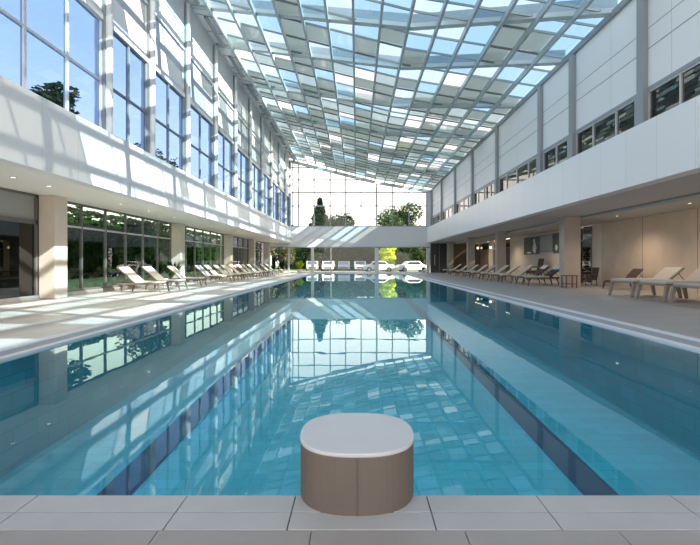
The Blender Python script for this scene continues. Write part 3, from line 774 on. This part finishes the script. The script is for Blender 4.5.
potted('potted_palm', (-8.9, 55.6, 0), 1.9, 'dark spiky potted plant at the far end of the left deck', M['leaf_dark'], 34, .28, .45, .06, 3)
potted('potted_palm', (-6.8, 56.2, 0), 1.7, 'yellow green potted plant in front of the end window, left corner', M['leaf_lime'], 40, .35, .45, .10, 4)
potted('potted_palm', (8.0, 57.0, 0), .9, 'small dark potted plant at the right end of the far window', M['leaf_dark'], 24, .2, .3, .05, 5)

# ------------------------------------------------------------------ parked cars
def car(loc, rz, paint, label):
    r = tag(empty('car', loc, rz), label, 'car', 'parked cars outside the end window')
    c = MB(); c.prism([(-2.1, .3), (-2.15, .75), (-1.95, .95), (-1.3, 1.0), (-.8, 1.42), (.7, 1.45), (1.25, 1.0), (2.0, .85), (2.15, .6), (2.1, .3)], 'y', -.85, .85)
    c.build('body', paint, r, bevel=.06, seg=3)
    c = MB()
    for s in (-1, 1): c.prism([(-1.15, 1.0), (-.75, 1.34), (.62, 1.36), (1.05, 1.0)], 'y', s*.845, s*.865)
    c.build('side_window', M['carglass'], r)
    c = MB(); c.quad([(1.28, -.7, 1.02), (1.28, .7, 1.02), (.78, .62, 1.40), (.78, -.62, 1.40)]); c.build('windscreen', M['carglass'], r)
    c = MB(); c.box(2.13, 2.17, -.5, .5, .42, .62); c.build('grille', M['rubber'], r)
    for sx in (-1.35, 1.35):
        for s in (-1, 1):
            c = MB(); c.tube([(sx, s*.72, .33), (sx, s*.9, .33)], .33, 18); wl = c.build('wheel', M['rubber'], r)
            c = MB(); c.tube([(sx, s*.9, .33), (sx, s*.91, .33)], .19, 12); c.build('hubcap', M['chrome'], wl)
car((-6.6, 69.5, -.03), -PI/2+.1, M['car_silver'], 'silver car parked nose out at the left end of the outdoor row')
car((-4.2, 69.8, -.03), -PI/2, M['car_white'], 'white car parked second from the left in the outdoor row')
car((-1.9, 69.6, -.03), -PI/2, M['car_blue'], 'dark car parked between two pale cars in the outdoor row')
car((.4, 69.7, -.03), -PI/2+.05, M['car_silver'], 'silver car parked in the middle of the outdoor row')
car((2.9, 64.3, -.03), PI+.1, M['car_white'], 'white car seen from its side left of the lime yellow tree')
car((7.4, 63.0, -.03), .2, M['car_white'], 'white car seen from its side right of the lime yellow tree')

# ------------------------------------------------------------------ light
w = bpy.data.worlds.new('sky'); sc.world = w; w.use_nodes = True
nt = w.node_tree; nt.nodes.clear()
out = nt.nodes.new('ShaderNodeOutputWorld'); bg = nt.nodes.new('ShaderNodeBackground')
tc = nt.nodes.new('ShaderNodeTexCoord'); sp = nt.nodes.new('ShaderNodeSeparateXYZ')
nt.links.new(tc.outputs['Generated'], sp.inputs[0])
rp = nt.nodes.new('ShaderNodeValToRGB'); e = rp.color_ramp.elements
e[0].position = 0.0; e[0].color = (1.0, 1.0, 1.0, 1)
e[1].position = 1.0; e[1].color = (.42, .56, .80, 1)
k = e.new(.20); k.color = (1.0, 1.0, 1.0, 1)
k = e.new(.38); k.color = (.62, .74, .90, 1)
nt.links.new(sp.outputs['Z'], rp.inputs[0])
# soft clouds
n = nt.nodes.new('ShaderNodeTexNoise'); n.inputs['Scale'].default_value = 3.0; n.inputs['Detail'].default_value = 6
nt.links.new(tc.outputs['Generated'], n.inputs['Vector'])
cr = nt.nodes.new('ShaderNodeValToRGB'); cr.color_ramp.elements[0].position = .50; cr.color_ramp.elements[1].position = .70
cr.color_ramp.elements[0].color = (0, 0, 0, 1); cr.color_ramp.elements[1].color = (.6, .6, .6, 1)
nt.links.new(n.outputs['Fac'], cr.inputs[0])
mx = nt.nodes.new('ShaderNodeMix'); mx.data_type = 'RGBA'; nt.links.new(cr.outputs[0], mx.inputs['Factor'])
nt.links.new(rp.outputs[0], mx.inputs['A']); mx.inputs['B'].default_value = (1, 1, 1, 1)
nt.links.new(mx.outputs['Result'], bg.inputs['Color']); bg.inputs['Strength'].default_value = 1.5
nt.links.new(bg.outputs[0], out.inputs[0])

sd = Vector((-1.0, .45, -.71)).normalized()
L = bpy.data.lights.new('sun', 'SUN'); L.energy = 13.0; L.angle = math.radians(.6); L.color = (1, .92, .82)
so = bpy.data.objects.new('sun', L); COL.objects.link(so); so.rotation_euler = sd.to_track_quat('-Z', 'Y').to_euler()
def spot(x, y, z, e_, col=(1, .9, .75), size=1.6):
    l = bpy.data.lights.new('ceiling_lamp', 'SPOT'); l.energy = e_; l.spot_size = math.radians(150); l.spot_blend = 1; l.color = col; l.shadow_soft_size = 0
    o = bpy.data.objects.new('ceiling_lamp', l); COL.objects.link(o); o.location = (x, y, z-.05)
for y in yl[::2]: spot(-9.4, y, 3.6, 60)
for y in yr+[50]: spot(12.4, y, 3.36, 110)

# ------------------------------------------------------------------ camera
cam = bpy.data.cameras.new('camera'); co = bpy.data.objects.new('camera', cam); COL.objects.link(co)
co.location = (0, 0, 1.3); co.rotation_euler = (PI/2, 0, 0)
cam.sensor_width = 36; cam.lens = 472/700*36; cam.shift_x = -7/700; cam.shift_y = -10.5/700
cam.clip_start = .05; cam.clip_end = 500
sc.camera = co
sc.view_settings.view_transform = 'Standard'; sc.view_settings.exposure = .78; sc.view_settings.gamma = 1.08
sc.view_settings.use_white_balance = True; sc.view_settings.white_balance_temperature = 7500; sc.view_settings.white_balance_tint = 14
sc.cycles.use_denoising = True
sc.cycles.max_bounces = 10; sc.cycles.diffuse_bounces = 5; sc.cycles.glossy_bounces = 4; sc.cycles.transparent_max_bounces = 16
sc.cycles.caustics_reflective = False; sc.cycles.caustics_refractive = False; sc.cycles.sample_clamp_indirect = 6
